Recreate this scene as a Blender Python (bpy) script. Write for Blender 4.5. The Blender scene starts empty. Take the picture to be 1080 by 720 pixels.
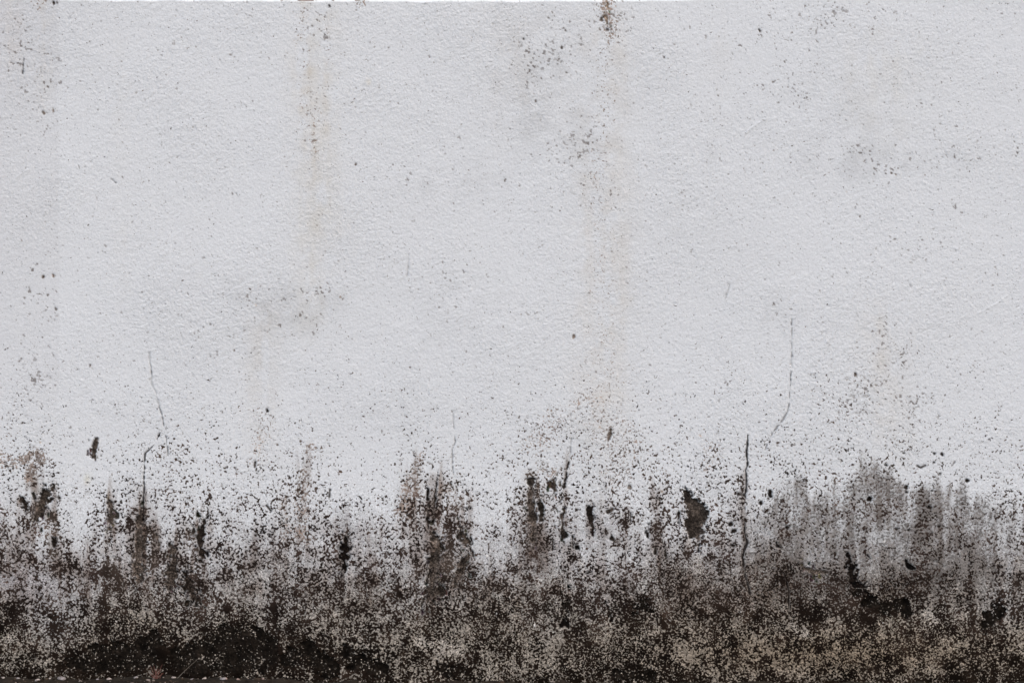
import bpy, math, random
import numpy as np

random.seed(7)
R = math.radians

# ------------------------------------------------------------------ scale
S = 0.003                 # metres of wall per photograph pixel (frame = 3.24 x 2.16 m)
V0 = 719.0                # photograph row at which z = 0
def wx(u): return (u - 540.0) * S
def wz(v): return (V0 - v) * S

# ------------------------------------------------------------------ camera, sky, sun
scene = bpy.context.scene
col = scene.collection
cam_d = bpy.data.cameras.new('camera')
cam = bpy.data.objects.new('camera', cam_d)
col.objects.link(cam)
cam_d.lens = 50
cam_d.sensor_width = 36
cam_d.clip_end = 2000
cam.location = (0, -4.5, wz(360))
cam.rotation_euler = (R(90), 0, 0)
scene.camera = cam

SUN_EL, SUN_AZ = 37.0, -61.0      # elevation; azimuth off the wall's normal, to the left
world = bpy.data.worlds.new('World')
scene.world = world
world.use_nodes = True
wn = world.node_tree
bg = wn.nodes['Background']
sky = wn.nodes.new('ShaderNodeTexSky')
sky.sky_type = 'NISHITA'
sky.sun_disc = False
sky.sun_elevation = R(SUN_EL)
sky.sun_rotation = R(180 - SUN_AZ) * -1
sky.air_density = 1.0
sky.dust_density = 4.0
sky.ozone_density = 1.0
wn.links.new(sky.outputs[0], bg.inputs[0])
bg.inputs[1].default_value = 0.11

sun_d = bpy.data.lights.new('sun', 'SUN')
sun_d.energy = 1.5
sun_d.angle = R(10)
sun_d.color = (1.0, 0.955, 0.90)
sun = bpy.data.objects.new('sun', sun_d)
col.objects.link(sun)
from mathutils import Vector
sdir = Vector((math.sin(R(SUN_AZ)) * math.cos(R(SUN_EL)), -math.cos(R(SUN_AZ)) * math.cos(R(SUN_EL)), math.sin(R(SUN_EL))))
sun.rotation_euler = sdir.to_track_quat('Z', 'Y').to_euler()
sun.location = sdir * 20

scene.view_settings.view_transform = 'Standard'
scene.view_settings.look = 'None'
scene.view_settings.gamma = 1.0
scene.view_settings.use_curve_mapping = False
scene.view_settings.exposure = 0.80

# ------------------------------------------------------------------ raster helpers
P = 0.9                                    # raster pitch in photograph pixels
UA, UB, VA, VB = -720.0, 1800.0, -12.0, 730.0
us = np.arange(UA, UB + P, P)
vs = np.arange(VA, VB + P, P)
NU, NV = len(us), len(vs)
U, V = np.meshgrid(us.astype(np.float32), vs.astype(np.float32))
rng = np.random.default_rng(11)
fu = np.fft.rfftfreq(NU) * 2 * np.pi
fv = np.fft.fftfreq(NV) * 2 * np.pi

def noise(su, sv=None, rot=0.0):
    """filtered white noise, unit deviation; su, sv = blur in photograph pixels"""
    sv = su if sv is None else sv
    w = np.fft.rfft2(rng.standard_normal((NV, NU)).astype(np.float32))
    a, b = fu[None, :] / P, fv[:, None] / P
    ca, sa = math.cos(rot), math.sin(rot)
    x, y = a * ca + b * sa, -a * sa + b * ca
    w *= np.exp(-0.5 * ((x * su) ** 2 + (y * sv) ** 2))
    n = np.fft.irfft2(w, s=(NV, NU)).astype(np.float32)
    n -= n.mean()
    return n / n.std()

def unit(*terms):
    n = sum(k * t for k, t in terms)
    return n / n.std()

def cdf(x): return 0.5 * (1 + np.tanh(0.7978 * (x + 0.044715 * x ** 3)))
def sstep(a, b, x):
    t = np.clip((x - a) / (b - a), 0, 1)
    return t * t * (3 - 2 * t)
def mix(a, b, t): return a + (b - a) * t

n08, n12, n2, n3, n5 = noise(0.8), noise(1.15), noise(2.0), noise(3.2), noise(5.5)
n9, n20, n60 = noise(9), noise(20), noise(60)
nv = noise(2.2, 22)            # vertical run marks
nv2 = noise(6, 50); nvf = noise(1.2, 15)
grainA = unit((0.9, noise(.68)), (0.42, noise(1.25)), (0.20, n5))          # coarse flecks
grainB = unit((0.9, noise(0.62)), (0.42, noise(1.3)), (0.14, n5))   # fine salt and pepper
pA, pB = cdf(grainA), cdf(grainB)

# ------------------------------------------------------------------ how far the damp has eaten the paint (percent of dark grain)
dens_u = np.arange(0, 1081, 40)
dens_v = [330, 380, 440, 470, 500, 520, 540, 560, 580, 600, 620, 640, 660, 680, 700, 715, 735]
dens = [
 [.15]*28,
 [.7,1,.3,.3,.4,.4,.3,.3,.3,.3,.3,.3,.3,.3,.3,.4,.4,.3,.3,.4,.4,.4,.6,1.5,.8,.6,.3,.3],
 [1.2,1.5,1,1,2,1.5,1.5,2,1.5,1,1,1.2,2,1.5,3.5,4.5,3.5,2.5,2,1.5,1.5,1.5,3,5,3,1.5,1,1],
 [5,6,2,2,4,6,4,4,4,2,2,3,4,3,6,7,6,6,6,5,4,6,5,7,5,4,3,3],
 [7,13,4,6,9,12,9,7,9,4,4,10,12,6,12,10,10,13,12,8,8,14,14,16,12,9,5,5],
 [15,28,7,15,20,17,10,9,14,6,10,22,22,7,24,16,17,21,16,14,18,28,30,34,30,24,12,10],
 [24,36,8,25,32,26,20,14,23,12,20,31,31,10,33,24,26,30,25,20,28,36,38,40,38,32,20,14],
 [31,40,18,38,42,35,31,24,31,26,34,38,38,24,40,34,34,38,33,27,34,42,42,44,42,38,30,22],
 [44,46,38,48,48,45,43,38,41,43,42,46,45,38,46,41,42,44,38,34,42,46,46,46,46,44,40,34],
 [54,55,51,53,55,55,52,49,49,52,52,55,53,48,52,50,50,52,47,43,49,51,51,49,51,49,47,46],
 [61,61,57,57,61,63,58,57,57,58,60,61,59,54,58,57,56,61,57,55,55,57,65,57,57,55,53,57],
 [61,61,63,59,61,65,63,61,61,61,63,63,61,57,61,59,59,67,61,61,61,64,67,72,64,57,61,66],
 [57,57,59,59,59,63,64,61,61,61,61,61,58,55,57,55,57,60,59,59,58,58,62,62,57,57,61,60],
 [52,54,60,72,69,73,82,77,66,61,57,55,51,51,51,53,53,53,53,54,54,54,55,58,56,54,58,54],
 [60,62,73,84,75,79,87,83,74,72,61,60,65,55,57,56,62,55,53,53,54,55,58,60,60,63,62,65],
 [76,74,83,87,81,83,89,87,80,83,71,72,74,65,67,68,79,65,60,60,61,62,67,69,72,72,75,74],
 [85]*28,
]
dens = np.array(dens, dtype=np.float32)
# the wall runs on to both sides of the frame: mirror the columns
wrapU = np.abs(((us + 1080) % 2160) - 1080)
def cubic_rows(tab, uu, vv):
    a = np.stack([np.interp(uu, dens_u, r) for r in tab])            # rows x NU
    k = np.interp(vv, dens_v, np.arange(len(dens_v)))
    i = np.clip(k.astype(int), 0, len(dens_v) - 2)
    t = (k - i)[:, None].astype(np.float32)
    return a[i] * (1 - t) + a[i + 1] * t
D = cubic_rows(dens, wrapU, vs).astype(np.float32) / 100.0
damp = sstep(420, 640, V + 10 * n20)
# clumps and run marks
D = D * np.interp(vs, [0, 420, 460, 530, 575, 610, 645, 735], [1, .65, .72, 1.05, .84, .88, 1.03, 1.05]).astype(np.float32)[:, None]
D = D * np.exp(0.22 * n9 * (1 - 0.6 * damp) + 0.20 * n20 * (1 - 0.7 * damp) + 0.20 * nv * sstep(440, 520, V) * (1 - 0.65 * damp))
W = ((U > -20) & (U < 1100))     # inside the frame

# ------------------------------------------------------------------ marks with a shape of their own
def window(pts, m):
    a = np.array(pts, dtype=np.float32)
    u0, u1 = a[:, 0].min() - m, a[:, 0].max() + m
    v0, v1 = a[:, 1].min() - m, a[:, 1].max() + m
    i0, i1 = np.searchsorted(us, [u0, u1]); j0, j1 = np.searchsorted(vs, [v0, v1])
    return slice(max(j0, 0), min(j1, NV)), slice(max(i0, 0), min(i1, NU))

def stroke_sd(pts, sl):
    uu, vv = U[sl], V[sl]
    out = np.full(uu.shape, 1e9, np.float32)
    if len(pts) == 1: pts = pts + pts
    for (x0, y0, r0), (x1, y1, r1) in zip(pts[:-1], pts[1:]):
        dx, dy = x1 - x0, y1 - y0
        L = dx * dx + dy * dy + 1e-6
        t = np.clip(((uu - x0) * dx + (vv - y0) * dy) / L, 0, 1)
        d = np.hypot(uu - x0 - t * dx, vv - y0 - t * dy) - (r0 + (r1 - r0) * t)
        out = np.minimum(out, d)
    return out

def poly_sd(pts, sl):
    uu, vv = U[sl], V[sl]
    d = np.full(uu.shape, 1e9, np.float32); inside = np.zeros(uu.shape, bool)
    for (x0, y0), (x1, y1) in zip(pts, pts[1:] + pts[:1]):
        dx, dy = x1 - x0, y1 - y0
        t = np.clip(((uu - x0) * dx + (vv - y0) * dy) / (dx * dx + dy * dy + 1e-6), 0, 1)
        d = np.minimum(d, np.hypot(uu - x0 - t * dx, vv - y0 - t * dy))
        c = ((y0 > vv) != (y1 > vv)) & (uu < dx * (vv - y0) / (dy if dy else 1e-6) + x0)
        inside ^= c
    return np.where(inside, -d, d)

bare = np.zeros((NV, NU), np.float32)        # paint and skim gone
bare_col = np.zeros((NV, NU, 3), np.float32)
bare_dep = np.zeros((NV, NU), np.float32)
lip = np.zeros((NV, NU), np.float32)           # lifted paint edge round the bare patches
part_id = np.zeros((NV, NU), np.int32)
warmD = np.zeros((NV, NU), np.float32)
parts = [None]                               # (name, label)

BROWN, DBROWN, UMBER, BLACK, TAN = (.064, .052, .045), (.043, .0345, .0295), (.024, .0185, .0155), (.008, .006, .005), (.17, .14, .12)

def patch(pts, colr=BROWN, depth=3.5, rag=1.0, name='bare_patch', own=True, label=None, poly=False):
    sl = window(pts, 14)
    sd = poly_sd(pts, sl) if poly else stroke_sd(pts, sl)
    if own and not poly and name == 'bare_patch': sd = sd - .9
    e = sd + rag * (0.45 * n12[sl] + (1.15 if own else .5) * grainA[sl] + 0.9 * n3[sl])
    if name == 'moss_patch': e = sd - 1.5 + 1.6 * n3[sl] + 1.5 * grainA[sl] + 1.6 * n5[sl]
    m = sstep(0.7, -0.7, e)
    upd = m > bare[sl]
    if own and colr[0] > .01: lip[sl] = np.maximum(lip[sl], sstep(3.2, .9, e) * (m < .5) * np.clip(.6 + .6 * n3[sl], 0, 1.3))
    bare[sl] = np.maximum(bare[sl], m)
    bc = bare_col[sl]; bc[upd] = colr
    bd = bare_dep[sl]; bd[upd] = depth
    if own and not poly and name == 'bare_patch' and len(pts) > 2:
        for q in range(16):                      # loose flakes gone round the patch
            x, y, r_ = random.choice(pts)
            a_ = random.uniform(0, 6.28); dd = r_ + abs(random.gauss(0, 4.5))
            cx, cy, k_ = x + .8 * dd * math.cos(a_), y + 1.6 * dd * math.sin(a_), random.uniform(.5, 1.7)
            patch([(cx, cy - k_ * random.uniform(.3, 2), k_ * .6), (cx + random.uniform(-.8, .8), cy + k_, k_)], tuple(c_ * random.uniform(.6, 1.1) for c_ in colr), 2, .8, own=False)
    if own:
        parts.append((name, label))
        pi = part_id[sl]; pi[(m > 0.5)] = len(parts) - 1

def halo(pts, fill, soft=6.0):
    """crumbling paint, and one painted rim shadow: raises the share of dark grain round a stroke"""
    sl = window(pts, soft * 3)
    sd = stroke_sd(pts, sl)
    t = sstep(soft, -soft * 0.6, sd + 1.5 * n5[sl])
    if fill > 0: warmD[sl] = np.maximum(warmD[sl], t * sstep(630, 590, V[sl]))
    D[sl] = np.maximum(D[sl], fill * t) if fill > 0 else D[sl] * (1 + fill * t)

# --- left third
patch([(101, 464, 1.5), (100.5, 472, 1.9), (98, 477, 1.9), (100.5, 484, 1.0)], BROWN, 2.5, .5)
patch([(56, 512, 2.2), (48, 525, 4.6), (41, 536, 5.2), (37, 546, 3)], DBROWN, 3.5, 1.3)
halo([(22, 530, 5), (36, 538, 8), (56, 545, 6)], .55); halo([(55, 548, 7), (58, 585, 6)], .58, 5)
patch([(22, 528, 2.4), (27, 536, 2.6)], UMBER, 3, 1.2)
patch([(62, 525, 2.0)], BROWN, 2, .6, own=False); patch([(53, 502, 1.8)], BROWN, 2, .6, own=False)
patch([(58, 566, 2.0), (57, 574, 2.6)], UMBER, 3, 1.3, own=False)
patch([(116, 530, 2.4), (117, 543, 3.4), (115, 552, 1.8)], BROWN, 3, 1.0); halo([(116, 545, 5), (117, 572, 6)], .5, 4)
patch([(150, 536, 1.6), (147, 548, 3.6), (146, 562, 4.4), (146, 578, 4.9), (145, 592, 5), (145, 606, 4.6), (146, 614, 2.4)], BROWN, 4, 1.1)
halo([(152, 540, 4), (154, 560, 9), (156, 585, 11), (154, 612, 8)], .60, 5)
patch([(160, 556, 2.0), (166, 566, 3.2), (168, 578, 2.4)], BROWN, 3, 1.5, own=False)
patch([(182, 574, 2.4), (183, 590, 4.2), (181, 606, 5), (178, 619, 3)], DBROWN, 4, 1.1)
patch([(216, 548, .9), (214.5, 556, 2.2), (210, 566, 2.2), (213, 578, 1.6), (212, 592, 1.2)], UMBER, 3, .8)
patch([(203, 553, 1.6), (203, 563, 2.2)], DBROWN, 3, 1.0, own=False)
halo([(200, 560, 6), (208, 590, 8), (200, 615, 10)], .58, 5)
patch([(196, 606, 3.0), (199, 617, 5), (205, 627, 4), (212, 636, 2)], UMBER, 4, 1.7)
halo([(215, 625, 7), (240, 640, 9)], .76, 6)
patch([(281, 533, 1.0), (286, 539, .9)], DBROWN, 2, .2, own=False)
patch([(269.5, 487, 1.0), (268.5, 492, 1.4)], BROWN, 2, .3, own=False)
for x, y, r, c in [(292, 468.5, 1.4, BROWN), (282, 433, 1.2, BLACK), (353, 537, 1.7, DBROWN), (94.5, 385.5, 1.4, BROWN),
                   (151, 443.5, 1.5, BROWN), (42, 466, 1.5, TAN), (136.5, 509, 1.6, BROWN), (44.5, 292, 1.8, BROWN), (59, 307, 1.6, BROWN),
                   (56, 291, 1.1, TAN), (58.5, 326, 1.2, BROWN), (205, 351.5, 1.5, BROWN), (247, 369, 1.2, BROWN), (358.5, 313, 1.6, BROWN), (399.5, 320.5, 1.3, BROWN),
                   (264, 304, 1.6, BROWN), (270, 322, 1.8, TAN), (604.5, 355, .9, TAN), (632.5, 449.5, 2.6, TAN), (664, 513.5, 2.4, (.11, .095, .085)),
                   (697.5, 517.5, 2.7, (.11, .095, .085)), (630.5, 530.5, 1.5, BLACK), (655.5, 426.5, 1.3, BROWN), (728, 452.5, 1.4, DBROWN), (727, 485.5, 1.3, DBROWN),
                   (739, 459, 1.7, TAN), (712, 468, 1.1, BROWN), (902, 395, 1.6, BROWN), (1052, 290, 1.2, BROWN), (940, 182, 1.7, BROWN), (945, 184, 1.3, BROWN), (934, 183, 1.0, BROWN),
                   (816, 158, 1.3, BROWN), (1073, 161, 1.3, DBROWN), (969, 34, 1.2, DBROWN), (46, 119, 1.6, TAN), (56, 117, 1.2, TAN), (375, 173, 1.4, BROWN), (366, 174, 1.1, BROWN),
                   (565, 106.5, 1.2, DBROWN), (592, 50, 1.4, BROWN), (284, 62, 1.2, BROWN), (266, 106, 1.2, BROWN), (229, 168.5, 1.3, BROWN), (245, 204, 1.3, BROWN), (700, 60, .9, DBROWN),
                   (552, 41, 1.1, BROWN), (571, 83, 1.0, BROWN), (907, 228, 1.1, BROWN), (893, 202.5, 1.0, BROWN), (57, 3.5, 1.7, UMBER), (60, 3, 1.2, UMBER), (347, 6.5, 1.2, UMBER), (340, 18, 1.1, DBROWN),
                   (335, 21.5, 1.2, DBROWN), (328.5, 27.5, 1.4, DBROWN), (331, 37, 1.1, DBROWN), (801.5, 32.5, 1.2, DBROWN)]:
    patch([(x - random.uniform(-.6, .8), y - .9, r * .35), (x + .3, y + .4, r * .62)], tuple(k * 2.4 for k in c), .7, .5, own=False)
patch([(347.5, 517, 1.6), (347, 524, 1.6)], DBROWN, 2.5, .4, own=False)
patch([(365, 566, 2.0), (364, 578, 4.0), (362.5, 592, 3.2), (363, 602, 1.4)], BLACK, 4, 1.0)
# --- middle third
patch([(451, 514, .9), (451, 530, 1.2), (451, 548, 1.5), (452, 560, .9)], UMBER, 3, .55, 'drip_scar')
patch([(462, 496, .7), (460, 512, 1.1), (458, 530, 1.2), (457, 550, 1.5)], UMBER, 3, .5, 'drip_scar')
halo([(468, 512, 5), (476, 530, 8), (490, 538, 7)], .38, 6)
patch([(476, 511, 2.0)], BROWN, 2, .8, own=False); patch([(486, 535, 1.8), (496, 536, 1.6)], UMBER, 2.5, 1.2, own=False)
patch([(455, 563, 1.4), (460, 573, 4.4), (459.5, 590, 4.8), (458, 605, 4), (455, 620, 2.4)], BROWN, 4, 1.2)
patch([(450, 634, 3.5), (456, 628, 4.5), (466, 622, 3)], DBROWN, 3.5, 1.8)
patch([(485, 556, 1.6), (487, 565, 3.4), (491, 573, 2.4)], DBROWN, 3.5, 1.4)
patch([(496, 586, 2.0), (488, 597, 4.2), (483, 608, 4.2), (480, 619, 1.8)], BROWN, 3.5, 1.4)
halo([(470, 570, 6), (478, 610, 12)], .56, 6)
patch([(561, 506, 2.0), (561, 516, 3.0), (559, 531, 3.4), (562, 546, 3.8), (564, 561, 3.6), (563, 573, 1.6)], BROWN, 4, .9)
patch([(570, 523, 1.6), (570, 534, 2.2), (571, 548, 2.0)], DBROWN, 3, 1.1, own=False)
halo([(560, 500, 4), (566, 530, 10), (566, 570, 9)], .5, 5)
patch([(583.5, 506, 1.4), (585, 512, 2.2), (586, 516, 1.6)], BROWN, 2.5, .7)
patch([(599.5, 486, .8), (598, 497, 1.5), (595, 512, 1.3), (592.5, 527, 1.5), (588, 530, 1.2)], DBROWN, 3, .5, 'drip_scar')
patch([(593, 543, 1.2), (593.5, 554, 2.0), (594, 566, 1.2)], DBROWN, 3, .6)
patch([(621, 535, 1.1), (623, 546, 2.3), (625, 557, 1.4)], UMBER, 3, .7)
patch([(641.5, 539, 2.0), (645.5, 537, 2.2)], BROWN, 2.5, .5, own=False)
patch([(644, 453, 1.6), (641.5, 464, 1.0)], TAN, 1.5, .6, own=False)
patch([(692, 524, 2.0), (696, 528, 1.8), (694, 533, 1.0)], UMBER, 2.5, .7, own=False)
patch([(645, 567, 1.2), (650, 571, 2.0), (655, 571, 1.2)], UMBER, 2.5, .7, own=False)
patch([(609, 577, 2.6)], BLACK, 3, .8, own=False)
patch([(620, 604, 2.6), (624, 603, 3)], BLACK, 3, 1.5, own=False)
patch([(598, 634, 2.6), (597, 646, 3.0), (596, 655, 1.8)], BLACK, 3.5, 1.2)
patch([(638, 634, 1.4), (644, 644, 2.2), (645, 654, 1.2)], BLACK, 3, 1.2, own=False)
halo([(670, 640, 9), (685, 638, 8)], .88, 6); patch([(672, 640, 3), (682, 637, 3.5)], BLACK, 3, 2.4)
patch([(690, 560, 2.2), (697, 564, 2.2)], UMBER, 3, 1.3, own=False)
for x, y, h in [(665, 545, 5), (684, 560, 7), (702, 582, 6), (716, 547, 7), (691, 578, 5), (604, 572, 6), (583, 575, 5)]:
    patch([(x, y - h, .8), (x, y, 1.5), (x, y + h, .8)], UMBER, 2.5, .9, own=False)
# --- right third
patch([(722, 512), (725, 514), (728, 522), (732, 526), (737, 527), (742, 533), (746, 541), (745, 551), (743, 560), (741, 571),
       (738, 581), (735, 576), (731, 568), (727, 565), (724, 560), (723, 550), (723.5, 536), (720.5, 522)], (.056, .046, .040), 9.0, 1.15, poly=True)
halo([(745, 540, 1), (743, 575, 2)], .45, 3)  # shadow along the spall's right rim, painted as dark grain
halo([(781, 506, 3), (783, 540, 5)], .45, 4); patch([(779, 521, 1.5), (784, 522, 1.3)], UMBER, 2, .8, own=False)
patch([(812, 518, 1.6), (812, 523, 1.3)], UMBER, 2, .5, own=False); patch([(802, 530.5, 1.7)], UMBER, 2, .5, own=False)
patch([(818.5, 571, .9), (819.5, 575, 2.0), (823, 577, .9)], BLACK, 2.5, .4, own=False)
patch([(846, 598, .9), (852, 600.5, 1.8), (858, 603, 2.3), (866, 602.5, 1.5), (873, 603, .9)], BROWN, 2.5, .5)
patch([(895, 586, .8), (897, 598, 3.2), (899, 611, 4.8), (904, 622, 5)], BLACK, 3, 1.8, 'moss_patch')
halo([(899, 605, 3), (903, 622, 7), (925, 640, 11), (950, 642, 8)], .93, 7)
patch([(918, 636, 5), (932, 642, 6)], BLACK, 3, 2.6, 'moss_patch')
patch([(950, 640, 5), (958, 646, 3)], BLACK, 3, 2.4, 'moss_patch')
patch([(1053, 640, 4.4), (1046, 650, 4.6), (1040, 660, 3)], BLACK, 3, 2.2, 'moss_patch')
halo([(1050, 645, 10), (1076, 612, 5)], .76, 8)
for x, y, r in [(955, 514, 2.4), (985.5, 478, 1.6), (993, 478.5, 1.7), (991, 499, 1.7), (1020.5, 506.5, 1.5), (985, 487, 1.1), (956, 518, 1.4), (980.5, 535, 1.6), (953, 477.5, 1.6),
                (934, 490.5, 1.4), (958, 559, 1.5), (945.5, 558, 1.5), (990.5, 554.5, 1.5), (917, 526, 1.6), (983, 517, 1.3), (770, 552, 1.8), (774, 559.5, 1.8), (773, 575, 1.6), (830, 556, 1.6), (849, 556, 1.3)]:
    patch([(x - .5, y, r * .9), (x + .6, y + .4, r)], UMBER, 2, .55, own=False)
patch([(1004, 491, .8), (1007, 487, .9)], DBROWN, 2, .2, own=False)
patch([(967, 491, .9), (971, 493, 1.0), (976, 490.5, .7)], DBROWN, 2, .3, own=False)
patch([(955, 591, 1.4), (958, 597, 1.8), (965, 599, 1.2)], BLACK, 2, .6, own=False)
patch([(914, 584, 2.0), (920, 590, 1.2)], BLACK, 2, .8, own=False)
# --- black growth along the foot
patch([(68, 695), (98, 683), (116, 679), (134, 681), (150, 674), (164, 668), (170, 680), (160, 699), (130, 706), (92, 706)], BLACK, 3, 3.0, 'moss_patch', poly=True)
patch([(178, 685), (212, 675), (232, 661), (255, 657), (272, 663), (286, 674), (296, 691), (282, 707), (240, 707), (200, 711), (182, 704)], BLACK, 3, 3.2, 'moss_patch', poly=True)
halo([(72, 696, 3), (120, 689, 7), (165, 683, 8)], .93, 7); halo([(186, 692, 6), (215, 686, 9), (252, 676, 15), (288, 690, 10)], .95, 8)
halo([(300, 695, 14), (340, 690, 12), (390, 700, 10)], .84, 9)
patch([(305, 694, 7), (322, 686, 7), (345, 703, 9)], BLACK, 3, 3.4, 'moss_patch')
patch([(366, 686, 6), (384, 699, 8), (400, 707, 7)], BLACK, 3, 3.2, 'moss_patch')
halo([(465, 705, 8), (490, 706, 8)], .88, 7); patch([(468, 707, 5), (486, 706, 5)], BLACK, 3, 2.8, 'moss_patch')
halo([(645, 713, 5), (685, 711, 6)], .9, 7); patch([(650, 713, 3), (684, 711, 4)], BLACK, 3, 2.2, 'moss_patch')
halo([(1000, 691, 2), (1015, 696, 3), (1028, 706, 4)], .9, 4); halo([(1060, 714, 6), (1080, 712, 6)], .88, 6)
halo([(952, 686, 4), (965, 690, 4)], .8, 6); halo([(60, 652, 5), (52, 650, 3)], .85, 5); halo([(240, 606, 5)], .6, 6)
patch([(52, 651, 3), (57, 648, 2.5)], BLACK, 2, 2.0, own=False)
halo([(118, 600, 9), (128, 615, 7)], .66, 6)
# --- thin places that keep their paint
for a in ([(92, 540, 14), (92, 560, 8)], [(262, 548, 9)], [(518, 545, 10), (530, 555, 6)], [(372, 548, 8)]):
    halo(a, -.45, 8)
# --- worn brown bloom (grain with a brown cast, not black)
brown = np.zeros((NV, NU), np.float32)
def bloom(pts, fill, soft=6):
    sl = window(pts, soft * 3)
    t = sstep(soft, -soft * .7, stroke_sd(pts, sl) + 1.6 * n5[sl])
    brown[sl] = np.maximum(brown[sl], fill * t)
bloom([(26, 484, 7), (33, 478, 5)], .82, 4); bloom([(42, 484, 6), (40, 478, 4)], .95, 3.5); bloom([(31, 500, 6), (34, 493, 5)], .93, 4); bloom([(18, 492, 4), (2, 485, 6)], .28, 6)
bloom([(327, 474, 4), (325, 482, 2)], .34, 6); bloom([(322, 500, 4), (318, 520, 5), (317, 545, 5), (322, 570, 6)], .46, 5); bloom([(298, 530, 3), (300, 560, 5)], .28, 5)
bloom([(276, 445, 4), (272, 480, 5)], .12, 8)
bloom([(441, 484, 3), (436, 504, 6), (430, 525, 9), (426, 545, 8)], .50, 5); bloom([(470, 520, 6)], .25, 6)
bloom([(584, 440, 8), (570, 465, 9), (560, 470, 5)], .20, 9); bloom([(618, 425, 9), (635, 450, 14), (665, 470, 12), (650, 500, 12)], .13, 12)
bloom([(672, 460, 4), (670, 470, 4)], .28, 5); bloom([(585, 497, 5), (570, 493, 4)], .3, 4)
bloom([(752, 478, 9), (745, 490, 5)], .16, 8)
bloom([(642, 2, 3), (640, 12, 3), (641, 18, 3), (645, 36, 3)], .62, 3.5); bloom([(640, 15, 8), (646, 40, 6)], .16, 8)
bloom([(50, 2, 5), (40, 4, 4)], .12, 8)
bloom([(381, 3, 3)], .35, 3)
bloom([(318, 10, 4), (322, 130, 3)], .05, 8); bloom([(333, 110, 3), (331, 165, 2)], .10, 4); bloom([(346, 20, 2), (346, 90, 1)], .05, 4)
bloom([(642, 50, 8), (628, 210, 6)], .035, 12); bloom([(634, 220, 8), (636, 400, 10)], .022, 14); bloom([(640, 400, 10), (640, 430, 14)], .05, 12); bloom([(276, 440, 6), (275, 470, 6)], .06, 10)
patch([(640, 3, 1.6), (640, 10, 1.2), (637, 15, 1.6), (640, 19, 2.0), (641, 25, .8)], (.16, .125, .10), 1.5, .8)
# --- speck clouds on the sound paint
spk = np.full((NV, NU), .002, np.float32)
def cloud(x, y, rx, ry, fill):
    sl = window([(x - rx, y - ry), (x + rx, y + ry)], max(rx, ry) * 1.3)
    t = np.exp(-((U[sl] - x) / rx) ** 2 - ((V[sl] - y) / ry) ** 2)
    spk[sl] = np.maximum(spk[sl], fill * t * np.exp(.5 * n9[sl]))
for c in [(50, 72, 13, 22, .20), (22, 40, 20, 22, .09), (38, 120, 18, 40, .06), (45, 392, 16, 28, .11), (45, 300, 16, 40, .035), (30, 440, 30, 20, .03), (335, 25, 14, 26, .06),
          (336, 110, 12, 60, .03), (590, 48, 45, 30, .05), (560, 60, 20, 30, .05), (640, 25, 18, 24, .11), (620, 150, 20, 25, .06), (590, 160, 14, 12, .08), (540, 195, 14, 14, .05), (630, 210, 20, 20, .035),
          (265, 318, 9, 14, .10), (332, 308, 18, 10, .10), (300, 330, 40, 20, .03), (225, 345, 25, 10, .04), (925, 168, 30, 14, .06), (938, 178, 8, 8, .18), (900, 160, 14, 12, .07), (1010, 160, 50, 14, .03),
          (850, 25, 50, 22, .035), (900, 15, 40, 12, .05), (1045, 8, 12, 8, .06), (830, 40, 30, 18, .04), (820, 90, 60, 30, .03), (940, 375, 16, 28, .15), (925, 410, 34, 26, .15), (900, 430, 20, 16, .08), (960, 420, 20, 20, .08), (990, 375, 34, 20, .03),
          (890, 400, 12, 16, .05), (755, 160, 14, 10, .04), (745, 165, 4, 10, .06), (820, 325, 14, 10, .04), (730, 400, 40, 20, .015), (150, 400, 12, 30, .03), (145, 440, 20, 16, .04), (430, 175, 20, 16, .03),
          (470, 300, 40, 40, .012), (720, 215, 14, 8, .04), (960, 250, 40, 20, .02), (585, 440, 30, 14, .10), (640, 435, 30, 20, .06), (770, 450, 24, 14, .04), (840, 475, 40, 10, .05), (940, 450, 24, 22, .04)]:
    cloud(*c)
D = np.clip(D, 0, .97)

# ------------------------------------------------------------------ cracks
crack = np.zeros((NV, NU), np.float32)
def fissure(pts, amt=1.0, wob=1.0, name='crack', own=True):
    if amt < .9: wob, pts = .35, [(x, y, max(q, .22)) for x, y, q in pts]
    sl = window(pts, 8)
    sd = stroke_sd(pts, sl) + wob * .25 * n5[sl] + .30 * n12[sl] + .2 * n3[sl]
    # sideways wander
    m = np.clip(sstep(.70, -.2, sd) * 1.35, 0, 1) * amt
    if amt < .9: m = m * mix(.45, 1.0, sstep(-1.6, -.4, n5[sl] + .6 * n3[sl]))
    crack[sl] = np.maximum(crack[sl], m)
    if own:
        parts.append((name, None))
        pi = part_id[sl]; pi[(m > .4 * amt) & (pi == 0)] = len(parts) - 1
def jag(pts, k=.7):
    out = []
    for (a, b) in zip(pts[:-1], pts[1:]):
        n = max(2, int(math.hypot(b[0] - a[0], b[1] - a[1]) / 5))
        for i in range(n):
            t = i / n
            out.append((a[0] + (b[0] - a[0]) * t + random.uniform(-k, k), a[1] + (b[1] - a[1]) * t, a[2] + (b[2] - a[2]) * t))
    return out + [pts[-1]]
fissure(jag([(157, 372, .05), (160, 402, .1), (167, 424, .25), (172, 445, .35), (175, 453, .35), (175.5, 468, .35), (177, 480, .15)]), .62)
fissure(jag([(170, 456, .2), (163, 468, .4), (153.5, 478, .6), (152, 490, .5), (151, 506, .6), (151.2, 530, .7), (150, 548, .9)], 1.0), .95)
fissure(jag([(788, 459, .2), (788.6, 470, .55), (788.2, 486, .5), (787, 496, .7), (788, 508, .55), (787, 520, .75), (787, 532, .5), (785, 548, .6), (786, 560, .9), (788, 572, 1.3), (784, 585, 1.0), (785, 601, .5)], 1.0), .95)
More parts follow.
